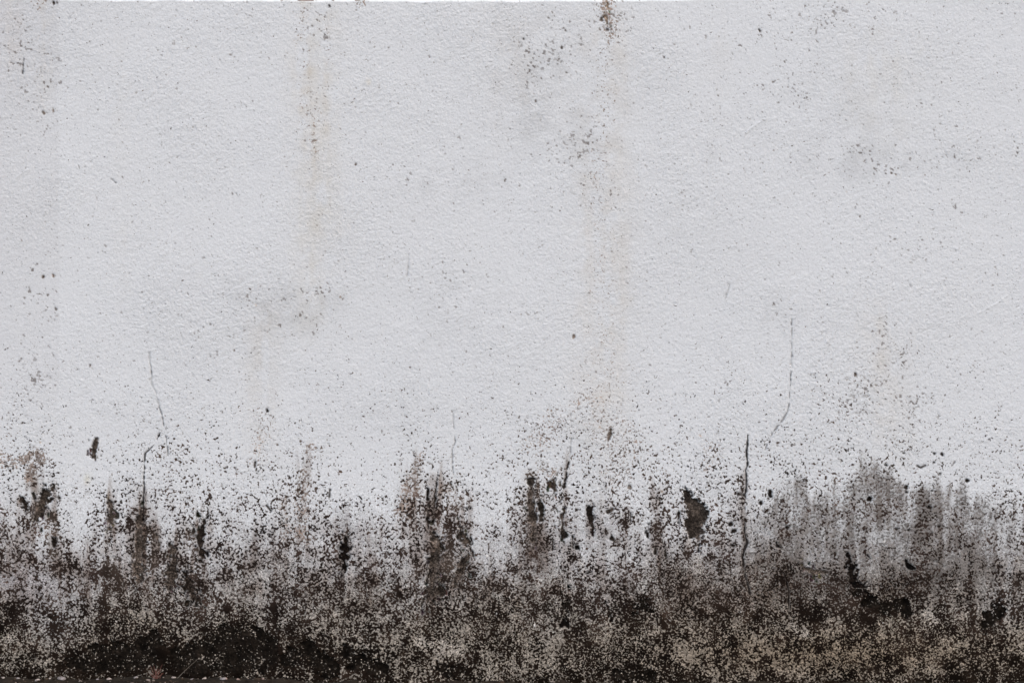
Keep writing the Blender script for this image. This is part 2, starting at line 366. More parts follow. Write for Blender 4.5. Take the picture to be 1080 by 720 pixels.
fissure(jag([(785, 601, .4), (788, 614, .6), (791, 626, .4)], .5), .9, own=False)
fissure(jag([(835, 336, .02), (835, 360, .1), (834, 402, .12), (831, 434, .3), (826, 443, .35), (819, 450, .4), (812, 462, .3), (807, 474, .1)], .6), .6)
fissure(jag([(824, 602, .6), (830, 614, 1.0), (832, 628, .7), (832, 644, .5)], .5), 1)
fissure(jag([(478, 436, .05), (480, 466, .15), (477, 474, .2), (478, 498, .3)], .5), .55)
fissure(jag([(602, 436, .1), (603, 458, .1), (600, 486, .3)], .4), .45, own=False)
fissure(jag([(25, 62, .1), (24, 78, .5)], .3), .7, own=False)
fissure(jag([(118, 189, .2), (122, 193, .3)], .3), .6, own=False); fissure([(249, 204, .2), (252, 209, .3)], .6, own=False)
fissure(jag([(770, 300, .1), (765, 315, .2)], .3), .4, own=False)
fissure(jag([(957, 296, .2), (961, 303, .3)], .3), .4, own=False)
fissure(jag([(431, 268, .2), (430, 290, .2)], .3), .35, own=False)

# ------------------------------------------------------------------ colour of the wall
uW = us[None, :].astype(np.float32)
C = np.empty((NV, NU, 3), np.float32)
C[:] = (.660, .694, .745)
def tint(m, c):
    for k in range(3): C[..., k] *= 1 - m * (1 - c[k])
# broad unevenness of the limewash, old dirt band at the left with a straight edge
tint(np.clip(.5 + .5 * n60, 0, 1) * .5, (.97, .968, .965)); tint(np.clip(n20, 0, 1.5) * .25, (.95, .95, .95))
tint(sstep(64, 60.5, U + .8 * n5) * (U > -300) * sstep(470, 380, V) * (.75 + .25 * cdf(n20)), (.945, .94, .94))
tint(sstep(250, 0, U) * sstep(160, 0, V) * .6, (.94, .94, .945))  # tone darker towards the top left corner
# tan runs under the top edge
def run(x, w, v0, v1, k, c):
    c = (min(c[0] * 1.018, 1), c[1] * .993, c[2] * .965)
    tint(k * np.exp(-((U - x - 2 * n20) / w) ** 2) * sstep(v0 - 30, v0 + 20, V) * sstep(v1 + 60, v1 - 60, V) * np.clip(.40 + .18 * nv2 + .12 * nv + .16 * n5 + .14 * n3, 0, 1.2), c)
run(322, 8, -30, 150, .95, (.87, .84, .79)); run(333, 24, 0, 340, .95, (.93, .92, .89)); run(346, 4, -30, 130, .8, (.88, .85, .80)); run(330, 3, 60, 200, .7, (.88, .86, .82))
run(636, 30, 20, 480, .62, (.925, .905, .875)); run(646, 14, 40, 420, .3, (.935, .915, .88)); run(612, 8, 140, 330, .3, (.94, .92, .89)); run(44, 9, -20, 90, .7, (.90, .87, .82)); run(8, 10, -20, 60, .7, (.94, .89, .85))
run(275, 16, 330, 480, .9, (.90, .89, .87)); run(935, 26, 330, 470, .8, (.92, .91, .89)); run(930, 40, 40, 140, .5, (.95, .94, .90)); run(540, 40, 20, 130, .6, (.92, .92, .92)); run(760, 14, 20, 150, .4, (.94, .94, .94)); run(130, 10, 40, 300, .3, (.95, .95, .94))
def smudge(x, y, rx, ry, k, c=(.86, .86, .86)):
    tint(k * np.exp(-((U - x) / rx) ** 2 - ((V - y) / ry) ** 2) * np.clip(.5 + .25 * n9 + .22 * n5 + .22 * n3, 0, 1.5), c)
for a in [(748, 165, 7, 14, .8), (300, 322, 66, 30, .75), (600, 60, 70, 60, .35), (480, 330, 60, 50, .3), (860, 110, 90, 50, .35), (170, 300, 50, 40, .3), (800, 330, 60, 40, .35), (925, 168, 60, 26, .6), (720, 240, 80, 40, .3), (420, 440, 60, 30, .3), (925, 168, 50, 22, .35), (585, 130, 60, 60, .55), (470, 190, 60, 34, .5), (650, 140, 30, 40, .5), (930, 400, 50, 40, .2), (1000, 160, 60, 20, .3), (600, 470, 60, 30, .3), (560, 40, 40, 30, .2)]:
    smudge(*a)
smudge(391, 87, 4, 4, 1.2, (.96, .89, .76)); smudge(91, 503, 4, 8, 1, (.97, .93, .82))
# damp: the remaining paint turns grey, then tan
grey = sstep(500, 640, V + 9 * n20 + 5 * n9)
light = np.stack([np.interp(V + 8 * n20 + 4 * nv, [0, 505, 545, 580, 605, 635, 665, 700, 730], [1, .99, .94, .80, .60, .45, .40, .41, .34]) for _ in (0,)])[0].astype(np.float32)
C *= light[..., None]
warm = sstep(575, 675, V + 12 * n20)
tint(warm, (1.0, .892, .755))
film = sstep(.06, .55, D) * np.clip(.55 + .28 * n5 + .25 * n3 + .25 * nvf, 0, 1.2) * sstep(450, 520, V) * sstep(670, 610, V)
tint(film, (.63, .57, .535))
def smear(x, w, v0, v1, k):
    tint(np.clip(k * np.exp(-((U - x - 1.5 * n9) / w) ** 2) * sstep(v0 - 12, v0 + 14, V + 6 * nvf) * sstep(v1 + 14, v1 - 14, V) * np.clip(.7 + .3 * nvf + .25 * n3, 0, 1.4), 0, 1), (.46, .39, .345))
for a in [(38, 12, 505, 575, .7), (58, 5, 520, 600, .6), (117, 6, 520, 590, .75), (150, 11, 528, 625, .9), (168, 6, 545, 600, .6), (183, 6, 560, 630, .8), (208, 9, 540, 640, .75), (320, 7, 485, 590, .6), (300, 5, 520, 590, .35),
          (434, 9, 488, 580, .65), (451, 4, 505, 580, .6), (461, 9, 495, 640, .8), (488, 9, 520, 625, .7), (562, 8, 498, 600, .8), (572, 6, 520, 600, .6), (597, 4, 486, 580, .5), (623, 5, 525, 580, .5), (690, 9, 510, 600, .45), (735, 12, 575, 625, .3),
          (784, 5, 500, 600, .5), (365, 6, 560, 620, .5), (90, 9, 570, 640, .35), (268, 12, 575, 640, .35), (648, 12, 555, 620, .35), (395, 10, 570, 640, .4)]:
    smear(*a)
tint(sstep(525, 595, V + 8 * n20 + 6 * nv) , (.955, .932, .918))
# grey algae bloom at the right, with run marks at its upper edge
bu = np.interp(us, [-720, 770, 800, 840, 860, 880, 905, 940, 990, 1030, 1060, 1800], [0, 0, .5, 1, .9, .95, 1, 1, .95, .9, .5, 0]).astype(np.float32)[None, :]
btop = np.interp(us, [-720, 800, 838, 846, 860, 875, 905, 940, 950, 960, 1000, 1030, 1060, 1800], [540, 530, 494, 500, 516, 505, 488, 492, 505, 512, 500, 508, 530, 560]).astype(np.float32)[None, :]
alg = bu * sstep(btop - 6, btop + 26, V + 5 * nv + 2.5 * nvf + 2.5 * n3 + 3 * n9) * sstep(650, 605, V)
tint(alg * np.clip(.92 + .08 * nv + .09 * nvf + .10 * n5 + .06 * n3, .1, 1.3), (.56, .545, .535))
tint(sstep(535, 560, V + 6 * nv) * sstep(640, 590, V) * np.clip(.35 + .4 * n20, 0, 1) * (U < 780), (.86, .85, .85))
tint(np.exp(-((U - 760) / 60) ** 2 - ((V - 632) / 22) ** 2) + np.exp(-((U - 20) / 50) ** 2 - ((V - 615) / 25) ** 2), (.82, .79, .80))
tint(np.exp(-((U - 880) / 200) ** 2 - ((V - 690) / 30) ** 2), (.86, .78, .68))
for x0, y0, x1, y1, r in [(838, 660, 856, 674, 5), (1006, 625, 1020, 618, 5), (612, 590, 616, 606, 4), (735, 590, 741, 612, 5), (6, 674, 14, 676, 5), (445, 678, 480, 684, 8), (975, 645, 985, 655, 6), (725, 572, 730, 578, 3), (1074, 590, 1078, 610, 5), (212, 690, 222, 702, 4), (172, 684, 178, 700, 3)]:
    sl = window([(x0, y0), (x1, y1)], 16)
    t = sstep(4, -3, stroke_sd([(x0, y0, r * .6), (x1, y1, r * .6)], sl) + 2.0 * n3[sl])
    t = t * (.4 + .6 * cdf(grainA[sl]))
    C[sl] = C[sl] * (1 - .55 * t[..., None]) + np.array((.46, .43, .40), np.float32) * (.55 * t[..., None])
    D[sl] *= 1 - .6 * t
flake = sstep(2.9, 3.2, unit((1, noise(1.0)), (.5, n2))) * sstep(540, 580, V) * sstep(700, 640, V)
C = C * (1 - flake[..., None]) + np.array((.66, .65, .65), np.float32) * flake[..., None]

# dark grain and bloom: the share of each, as a threshold that the material's own noise is held against
fine = sstep(530, 640, V + 16 * n20) * np.clip(.82 + .22 * n9 + .16 * n20, .25, 1)
_t = np.linspace(-4.5, 4.5, 4001); _c = cdf(_t)
def inv(p): return np.interp(p, _c, _t).astype(np.float32)
TD = inv(1 - np.clip(D, .0004, .985))
clump = sstep(470, 560, V)
TD -= clump * (.26 * n3 + .15 * n5 + .08 * n9 + .13 * nv * (1 - .6 * warm)) + .14 * (1 - clump) * (n9 + .6 * n3) * (V > 380)
TD -= .10 * sstep(615, 660, V) + .13 * sstep(640, 690, V) * sstep(420, 330, U)
TD += .55 * alg * sstep(620, 585, V)
dk = np.stack([np.interp(V + 10 * n20, [0, 480, 540, 590, 620, 660, 735], k) for k in ([.10, .072, .044, .033, .024, .014, .007], [.084, .054, .0310, .0232, .0165, .0092, .0046], [.076, .046, .0268, .0202, .0138, .0070, .0032])], -1).astype(np.float32)
dk = dk * (1 - .75 * warmD[..., None]) + np.array((.058, .045, .038), np.float32) * (.75 * warmD[..., None])
dk *= np.exp(-.25 * n5 - .15 * n3 + .22 * noise(4))[..., None]
algb = alg * np.clip(.62 + .06 * nv + .08 * nvf + .06 * n5, 0, .9)
bden = np.maximum(brown, algb * .78)
bw = (brown / np.maximum(brown + algb, 1e-4))[..., None]
bcol = (np.array((.205, .155, .128), np.float32) * bw + np.array((.17, .160, .155), np.float32) * (1 - bw)) * np.exp(.25 * n3)[..., None]
TB = inv(1 - np.clip(bden, .0002, .97))
# pin specks on the sound paint
pD = cdf(unit((.9, noise(.7)), (.42, noise(1.3))))
sp = sstep(1 - spk - .012, 1 - spk + .004, pD)
sp *= .55 + .45 * cdf(n3)
C = C * (1 - .82 * sp[..., None]) + np.array((.12, .10, .09), np.float32) * (.82 * sp[..., None])
# bare patches and cracks
bc = bare_col * np.exp(.30 * n3 + .28 * grainB)[..., None]
blk = bare * ((bare_col[..., 0] < .01) & (V > 620))           # black growth: dark grain nearly everywhere, a few pale crusts left
TD = TD * (1 - blk) + np.minimum(TD, -1.30 + .50 * n3 + .30 * n5) * blk
dk = dk * (1 - blk[..., None]) + np.array((.0075, .0058, .0046), np.float32) * np.exp(.35 * grainB + .25 * n3)[..., None] * blk[..., None]
paint_gone = bare * (1 - (blk > 0))
C = C * (1 - paint_gone[..., None]) + bc * paint_gone[..., None]
TD = np.where((paint_gone > .5) | (crack > .35), 9, TD); TB = np.where((bare > .5) | (crack > .35), 9, TB)
ck = crack[..., None]
C = C * (1 - ck) + np.array((.016, .012, .011), np.float32) * ck
# chipped brick along the top arris
edge = np.interp(us, [-720, 0, 52, 64, 120, 250, 330, 420, 640, 700, 760, 840, 1080, 1800], [-3, -1.6, -1.2, .2, .5, .9, 1.4, 1.7, 1.5, .6, -.4, -1.2, -2, -3]).astype(np.float32)[None, :] + .35 * noise(7)[:1, :]
chip = ((U > 296) & (U < 352) & (n5 + .5 * n2 > -.3)) | ((U > 374) & (U < 385)) | ((U > 881) & (U < 885))
chip = chip & (V < edge - .5)
C[chip] = (.15, .095, .08)
C = np.clip(C, .004, .85)

# ------------------------------------------------------------------ relief of the wall, in millimetres
st1 = noise(1.05, .8, R(-38)); st2 = noise(2.2, 1.7, R(-38))
rough = sstep(520, 660, V + 12 * n20)
worn = np.clip(1 + .14 * n20 + .14 * n60, .6, 1.4)             # smoother and rougher floating of the skim
H = (.11 * st1 + .11 * st2) * worn + .10 * n9 + .8 * n20 * .35 + 1.2 * n60
H += .55 * np.clip(noise(1.2) - 2.1, 0, 2) * worn               # proud crumbs of render
H += rough * (.30 * n12 + .55 * n3 - .2)
H -= .5 * sp
H += .8 * flake
H += .7 * lip
H -= bare * (bare_dep + .5 - .45 * n3 - .3 * n12)
H -= crack * 3.5
salt_amp = .028 + .06 * sstep(480, 540, V) + .22 * sstep(540, 640, V + 10 * n20) + .22 * bare
bump_amp = worn * (1 + .5 * rough) + .8 * bare
# scratches in the skim
for x0, y0, x1, y1, x2, y2 in [(784, 144, 792, 133, 809, 125), (15, 191, 20, 183, 30, 179), (1032, 330, 1050, 322, 1062, 312)]:
    pts = [((1-t)**2*x0+2*t*(1-t)*x1+t*t*x2, (1-t)**2*y0+2*t*(1-t)*y1+t*t*y2, .5) for t in np.linspace(0, 1, 8)]
    sl = window(pts, 8); H[sl] += 1.1 * sstep(1.0, -.6, stroke_sd(pts, sl))
H = H.astype(np.float32)
yy = -H * .001
yy += np.clip(edge - V, 0, None) * S * 1.05                    # chamfered top arris

# ------------------------------------------------------------------ mesh of the wall
idx = []
i = 0
while i < NU:
    idx.append(i)
    u = us[i]
    i += 1 if -15 <= u <= 1095 else (3 if -300 <= u <= 1380 else 10)
if idx[-1] != NU - 1: idx.append(NU - 1)
idx = np.array(idx)
GX = wx(us[idx]).astype(np.float32)
GZ = wz(vs).astype(np.float32)
GY = yy[:, idx].copy()
GC = C[:, idx]
GD = np.concatenate([dk, TD[..., None]], -1)[:, idx]
GB = np.concatenate([bcol, TB[..., None]], -1)[:, idx]
GE = np.stack([salt_amp, fine, bump_amp, np.ones_like(fine)], -1)[:, idx]
GP = part_id[:, idx]
CORE = .06
GY[0, :] = CORE; GY[-1, :] = CORE; GY[:, 0] = CORE; GY[:, -1] = CORE
nx, nz = len(idx), NV
co = np.empty((nz, nx, 3), np.float32)
co[..., 0] = GX[None, :]; co[..., 1] = GY; co[..., 2] = GZ[:, None]
GXw = np.arange(nz * nx, dtype=np.int32).reshape(nz, nx)
quads = np.stack([GXw[:-1, :-1], GXw[1:, :-1], GXw[1:, 1:], GXw[:-1, 1:]], -1).reshape(-1, 4)
fid = GP[:-1, :-1].reshape(-1)
co = co.reshape(-1, 3); GC = GC.reshape(-1, 3)
EXTRA = {'dark': GD.reshape(-1, 4), 'bloom': GB.reshape(-1, 4), 'detail': GE.reshape(-1, 4)}

def grid_object(name, fq, co_, col_, mat, parent, extra=None):
    used, inv = np.unique(fq.reshape(-1), return_inverse=True)
    me = bpy.data.meshes.new(name)
    me.vertices.add(len(used)); me.vertices.foreach_set('co', co_[used].reshape(-1))
    n = len(fq)
    me.loops.add(n * 4); me.loops.foreach_set('vertex_index', inv.astype(np.int32).reshape(-1))
    me.polygons.add(n); me.polygons.foreach_set('loop_start', np.arange(0, n * 4, 4, dtype=np.int32))
    me.polygons.foreach_set('use_smooth', np.ones(n, bool))
    a = me.color_attributes.new('surface', 'FLOAT_COLOR', 'POINT')
    rgba = np.ones((len(used), 4), np.float32); rgba[:, :3] = col_[used]
    a.data.foreach_set('color', rgba.reshape(-1))
    for an, ad in (extra or {}).items():
        a = me.color_attributes.new(an, 'FLOAT_COLOR', 'POINT'); a.data.foreach_set('color', np.ascontiguousarray(ad[used], np.float32).reshape(-1))
    me.update(calc_edges=True)
    me.materials.append(mat)
    o = bpy.data.objects.new(name, me)
    col.objects.link(o)
    o.parent = parent
    return o

def new_mat(name, rough=.9, spec=.25):
    m = bpy.data.materials.new(name); m.use_nodes = True
    nt = m.node_tree; b = nt.nodes['Principled BSDF']
    b.inputs['Roughness'].default_value = rough
    b.inputs['Specular IOR Level'].default_value = spec
    return m, nt, b

def wall_mat(name, grains=True):
    m, nt, b = new_mat(name, .95, .03)
    N, L = nt.nodes.new, nt.links.new
    def att(n):
        a = N('ShaderNodeAttribute'); a.attribute_name = n; return a
    def nse(scale, detail, rough, off):
        n = N('ShaderNodeTexNoise'); n.inputs['Scale'].default_value = scale; n.inputs['Detail'].default_value = detail; n.inputs['Roughness'].default_value = rough
        mp = N('ShaderNodeMapping'); mp.inputs['Location'].default_value = off; mp.inputs['Rotation'].default_value = (.61 + off[0], .47 + off[1], .33)
        L(tc.outputs['Object'], mp.inputs['Vector']); L(mp.outputs[0], n.inputs['Vector']); return n.outputs[0]
    def mth(op, a, b_=None, c=None):
        n = N('ShaderNodeMath'); n.operation = op
        for i, x in enumerate((a, b_, c)):
            if x is None: continue
            if isinstance(x, (int, float)): n.inputs[i].default_value = x
            else: L(x, n.inputs[i])
        return n.outputs[0]
    def zed(o, sd): return mth('MULTIPLY', mth('SUBTRACT', o, .5), 1 / sd)
    def mixc(f, a, c, mode='MIX'):
        n = N('ShaderNodeMix'); n.data_type = 'RGBA'; n.blend_type = mode
        if isinstance(f, (int, float)): n.inputs[0].default_value = f
        else: L(f, n.inputs[0])
        L(a, n.inputs[6]); L(c, n.inputs[7]); return n.outputs[2]
    tc = N('ShaderNodeTexCoord')
    sf = att('surface')
    z3 = zed(nse(230, 2, .55, (7, 1, 2)), .078)
    if not grains:
        f = mth('EXPONENT', mth('MULTIPLY', z3, .12))
        L(mixc(1.0, sf.outputs['Color'], f, 'MULTIPLY'), b.inputs['Base Color'])
        return m
    dkA, blA, de = att('dark'), att('bloom'), att('detail')
    sep = N('ShaderNodeSeparateColor'); L(de.outputs['Color'], sep.inputs[0])
    salt, fin, bmp = sep.outputs[0], sep.outputs[1], sep.outputs[2]
    zA = zed(nse(132, 2, .55, (0, 0, 0)), .078)      # flecks, 2 to 4 px
    zB = zed(nse(188, 2, .55, (3, 5, 9)), .078)     # salt and pepper, 1.5 to 2 px
    zL = zed(nse(46, 1, .5, (9, 2, 4)), .092)
    zA = mth('ADD', mth('MULTIPLY', zA, .96), mth('MULTIPLY', zL, .26))
    zB = mth('ADD', mth('MULTIPLY', zB, .99), mth('MULTIPLY', zL, .12))
    zC = zed(nse(140, 2, .55, (11, 4, 6)), .078)
    z = mth('ADD', mth('MULTIPLY', zA, mth('SUBTRACT', 1.0, mth('MULTIPLY', fin, .62))), mth('MULTIPLY', zB, mth('MULTIPLY', fin, .85)))
    def thresh(zz, t, w):
        n = N('ShaderNodeMapRange'); n.interpolation_type = 'SMOOTHSTEP'
        L(mth('SUBTRACT', zz, t), n.inputs[0]); n.inputs[1].default_value = -w; n.inputs[2].default_value = w
        return n.outputs[0]
    mD = thresh(z, dkA.outputs['Alpha'], .38)
    mB = mth('MULTIPLY', thresh(zC, blA.outputs['Alpha'], .7), .85)
    f = mth('EXPONENT', mth('MULTIPLY', z3, salt))
    c = mixc(1.0, sf.outputs['Color'], f, 'MULTIPLY')
    pin = thresh(zed(nse(125, 2, .6, (2, 8, 5)), .078), mth('ADD', 2.3, 0), .35)
    dim = mth('SUBTRACT', 1.0, mth('MULTIPLY', pin, .30))  # shade of the tiny pits, darkened straight into the colour
    c = mixc(1.0, c, dim, 'MULTIPLY')
    c = mixc(mB, c, blA.outputs['Color'])
    c = mixc(mth('MULTIPLY', mD, .995), c, dkA.outputs['Color'])
    L(c, b.inputs['Base Color'])
    rel = nse(124, 3, .55, (5, 5, 5))
    h = mth('ADD', mth('MULTIPLY', rel, bmp), mth('MULTIPLY', mth('ADD', mth('ADD', mD, mth('MULTIPLY', mB, .4)), mth('MULTIPLY', pin, .5)), -.28))
    bp = N('ShaderNodeBump'); bp.inputs['Strength'].default_value = 1.0; bp.inputs['Distance'].default_value = .0018
    L(h, bp.inputs['Height']); L(bp.outputs[0], b.inputs['Normal'])
    return m

plaster = wall_mat('weathered_limewash')
mortar = wall_mat('bare_render')
moss = wall_mat('black_moss')

wall = bpy.data.objects.new('plastered_wall', None)
col.objects.link(wall)
wall['label'] = 'white rough plastered wall, its foot blackened by damp, mould and flaking paint'
wall['category'] = 'wall'
wall['kind'] = 'thing'
def islands(faces):
    """groups of faces joined edge to edge or corner to corner"""
    root = {}
    def find(v):
        while root.setdefault(v, v) != v:
            root[v] = root[root[v]]; v = root[v]
        return v
    for q in quads[faces].tolist():
        a_ = find(q[0])
        for v in q[1:]: root[find(v)] = a_
    out = {}
    for f_, q in zip(faces, quads[faces, 0].tolist()): out.setdefault(find(q), []).append(f_)
    return [np.array(g) for g in out.values()]
pieces = []
for k in range(1, len(parts)):
    for g_ in islands(np.nonzero(fid == k)[0]):
        if len(g_) < 14: fid[g_] = 0
        else: pieces.append((parts[k], g_))
grid_object('painted_plaster', quads[fid == 0], co, GC, plaster, wall, EXTRA)
for (nm, lb), g_ in pieces:
    o = grid_object(nm, quads[g_], co, GC, moss if nm == 'moss_patch' else mortar, wall, EXTRA)
    if lb: o['label'] = lb
# masonry core behind the plaster
x0, x1, zb, zt = float(GX[0]), float(GX[-1]), float(GZ[-1]), float(GZ[0])
cv = [(x, y, z) for x in (x0, x1) for y in (CORE - .001, .24) for z in (zb, zt + .001)]
cf = [(0, 1, 3, 2), (4, 6, 7, 5), (0, 4, 5, 1), (2, 3, 7, 6), (1, 5, 7, 3), (0, 2, 6, 4)]
me = bpy.data.meshes.new('masonry_core'); me.from_pydata(cv, [], cf); me.update()
mc, nt, b = new_mat('masonry', .95, .1)
nn = nt.nodes.new('ShaderNodeTexNoise'); nn.inputs['Scale'].default_value = 30
cr = nt.nodes.new('ShaderNodeValToRGB'); cr.color_ramp.elements[0].color = (.30, .28, .27, 1); cr.color_ramp.elements[1].color = (.55, .54, .54, 1)
nt.links.new(nn.outputs[0], cr.inputs[0]); nt.links.new(cr.outputs[0], b.inputs['Base Color'])
me.materials.append(mc)
o = bpy.data.objects.new('masonry_core', me); col.objects.link(o); o.parent = wall

# ------------------------------------------------------------------ ground
def nonuni(inner, step, far, grow):
    a = list(np.arange(0, inner + step / 2, step)); s = step
    while a[-1] < far:
        s *= grow; a.append(a[-1] + s)
    return np.array(a)
gx = nonuni(1.9, .012, 600, 1.22); gx = np.concatenate([-gx[:0:-1], gx])
gy = nonuni(.42, .007, 600, 1.22); gyb = nonuni(.02, .02, 600, 1.5)
gy = np.concatenate([-gy[::-1], gyb[1:] + .0])
X, Y = np.meshgrid(gx, gy)
def vnoise(x, y, f, seed):
    r2 = np.random.default_rng(seed).standard_normal((257, 257))
    a, b_ = x * f + 1000, y * f + 1000
    i, j = np.floor(a).astype(int), np.floor(b_).astype(int)
    s, t = a - i, b_ - j
    s, t = s*s*(3-2*s), t*t*(3-2*t)
    g = lambda p, q: r2[p % 257, q % 257]
    return (g(i, j)*(1-s)+g(i+1, j)*s)*(1-t)+(g(i, j+1)*(1-s)+g(i+1, j+1)*s)*t
def ground_z(x, y):
    u = x / S + 540
    lip = np.interp(u, [-700, 0, 150, 250, 300, 360, 450, 700, 1080, 1800], [.012, .013, .014, .016, .010, .003, .0005, -.0015, -.001, .002])
    near = np.exp(-np.abs(y) / .35)
    z = lip * near - .012 * (1 - near)
    z = z + (.0048 * vnoise(x, y, 14, 1) + .0024 * vnoise(x, y, 45, 2) + .0013 * vnoise(x, y, 110, 5)) * np.exp(-np.abs(y) / 3) * np.exp(-np.abs(x) / 6)
    return z
Z = ground_z(X, Y)
gco = np.stack([X, Y, Z], -1).reshape(-1, 3).astype(np.float32)
gi = np.arange(X.size, dtype=np.int32).reshape(X.shape)
gq = np.stack([gi[:-1, :-1], gi[:-1, 1:], gi[1:, 1:], gi[1:, :-1]], -1).reshape(-1, 4)
gm, nt, b = new_mat('damp_soil', .95, .15)
tc = nt.nodes.new('ShaderNodeTexCoord')
n1 = nt.nodes.new('ShaderNodeTexNoise'); n1.inputs['Scale'].default_value = 26; n1.inputs['Detail'].default_value = 8; n1.inputs['Roughness'].default_value = .7
cr = nt.nodes.new('ShaderNodeValToRGB')
cr.color_ramp.elements[0].position = .35; cr.color_ramp.elements[0].color = (.006, .005, .004, 1)
cr.color_ramp.elements[1].position = .72; cr.color_ramp.elements[1].color = (.034, .027, .021, 1)
nt.links.new(tc.outputs['Object'], n1.inputs['Vector']); nt.links.new(n1.outputs[0], cr.inputs[0]); nt.links.new(cr.outputs[0], b.inputs['Base Color'])
bp = nt.nodes.new('ShaderNodeBump'); bp.inputs['Distance'].default_value = .004; bp.inputs['Strength'].default_value = .7
nt.links.new(n1.outputs[0], bp.inputs['Height']); nt.links.new(bp.outputs[0], b.inputs['Normal'])
g = grid_object('ground', gq, gco, np.full((len(gco), 3), .04, np.float32), gm, None)
g['kind'] = 'structure'

# ------------------------------------------------------------------ pebbles and litter at the foot of the wall
def stone_mesh(name, rx, ry, rz, seed, sub=2):
    import bmesh
    bm = bmesh.new(); bmesh.ops.create_icosphere(bm, subdivisions=sub, radius=1)
    r = random.Random(seed)
    ph = [(Vector((r.gauss(0, 1), r.gauss(0, 1), r.gauss(0, 1))), r.uniform(0, 6)) for _ in range(5)]
    for v in bm.verts:
        d = 1 + sum(.10 * math.sin(1.7 * v.co.dot(a) + p) for a, p in ph)
        v.co = Vector((v.co.x * rx * d, v.co.y * ry * d, v.co.z * rz * d))
    for f in bm.faces: f.smooth = True
    me = bpy.data.meshes.new(name); bm.to_mesh(me); bm.free()
    return me
def stone_mat(name, c0, c1):
    m, nt, b = new_mat(name, .85, .25)
    tc = nt.nodes.new('ShaderNodeTexCoord')
    n1 = nt.nodes.new('ShaderNodeTexNoise'); n1.inputs['Scale'].default_value = 160; n1.inputs['Detail'].default_value = 6
    cr = nt.nodes.new('ShaderNodeValToRGB'); cr.color_ramp.elements[0].position = .35; cr.color_ramp.elements[1].position = .65
    cr.color_ramp.elements[0].color = (*c0, 1); cr.color_ramp.elements[1].color = (*c1, 1)
    nt.links.new(tc.outputs['Object'], n1.inputs['Vector']); nt.links.new(n1.outputs[0], cr.inputs[0]); nt.links.new(cr.outputs[0], b.inputs['Base Color'])
    bp = nt.nodes.new('ShaderNodeBump'); bp.inputs['Distance'].default_value = .001; bp.inputs['Strength'].default_value = .5
    nt.links.new(n1.outputs[0], bp.inputs['Height']); nt.links.new(bp.outputs[0], b.inputs['Normal'])
    return m
m_pale = stone_mat('pale_stone', (.16, .13, .12), (.42, .38, .37))
m_grey = stone_mat('grey_stone', (.10, .09, .09), (.30, .28, .29))
m_pink = stone_mat('pinkish_stone', (.16, .11, .10), (.40, .31, .29))
CAMZ, CAMD = wz(360), 4.5
def on_ground(u, v):
    """where the ray of a photograph pixel meets the ground"""
    best = None
    for y in np.linspace(-.004, -.16, 80):
        k = (CAMD + y) / CAMD
        x = wx(u) * k; z = CAMZ + (wz(v) - CAMZ) * k
        if z <= float(ground_z(np.array(x), np.array(y))): best = (x, y); break
    if best is None: best = (wx(u), -.012)
    return best
peb = [(238, 711.5, 5, 'pink', 'pinkish long pebble lying against the black mossy foot of the wall'),
       (252, 712, 4, 'pink', 'small pinkish pebble right beside the long pinkish pebble'),
       (66, 718, 7, 'grey', 'large blue grey pebble half sunk in the soil by the wall'),
       (116, 717.5, 5, 'pale', 'pale flat pebble on the soil beyond the large blue grey pebble'),
       (41, 715, 5, 'pale', 'pale long pebble beside the large blue grey pebble'),
       (20, 716.5, 4, 'grey', 'small grey pebble with a pale pebble on either side'),
       (86, 717, 3.5, 'pale', 'small pale pebble between the large blue grey and the pale flat pebble'),
       (144, 719, 4, 'grey', 'grey pebble between the pale flat pebble and the reddish tuft'),
       (236, 719, 6, 'grey', 'grey pebble in front of the long pinkish pebble'),
       (216, 716.5, 4, 'pale', 'pale pebble between the leaning stalk and the long pinkish pebble'),
       (184, 717, 4.5, 'pale', 'pale pebble at the base of the leaning dry stalk'),
       (4, 718, 3.5, 'pale', 'small pale pebble, last of the row away from the tuft'),
       (278, 715.5, 3, 'pink', 'tiny pinkish chip lying beyond the two pinkish pebbles'),
       (163, 716, 3, 'pale', 'tiny pale pebble touching the reddish tuft'),
       (203, 718, 3.5, 'grey', 'small grey pebble under the leaning dry stalk'),
       (104, 714.5, 3, 'grey', 'tiny grey pebble close to the wall behind the pale flat pebble'),
       (54, 714, 2.5, 'pale', 'tiny pale pebble close to the wall behind the blue grey pebble')]
for k, (u, v, w, c, lb) in enumerate(peb):
    r = w * S * .5
    me = stone_mesh('pebble', r * 1.15, r * random.uniform(.8, 1.2), r * random.uniform(.5, .7), k)
    me.materials.append({'pale': m_pale, 'grey': m_grey, 'pink': m_pink}[c])
    o = bpy.data.objects.new('pebble', me); col.objects.link(o)
    x, y = on_ground(u, v)
    y = min(y, -r * 1.3 - .003)
    o.location = (x, y, float(ground_z(np.array(x), np.array(y))) + r * .18)
    o.rotation_euler = (random.uniform(-.2, .2), random.uniform(-.2, .2), random.uniform(-.5, .5))
    o['category'] = 'pebble'
    o['label'] = lb
    o['group'] = 'pebbles along the foot of the wall'

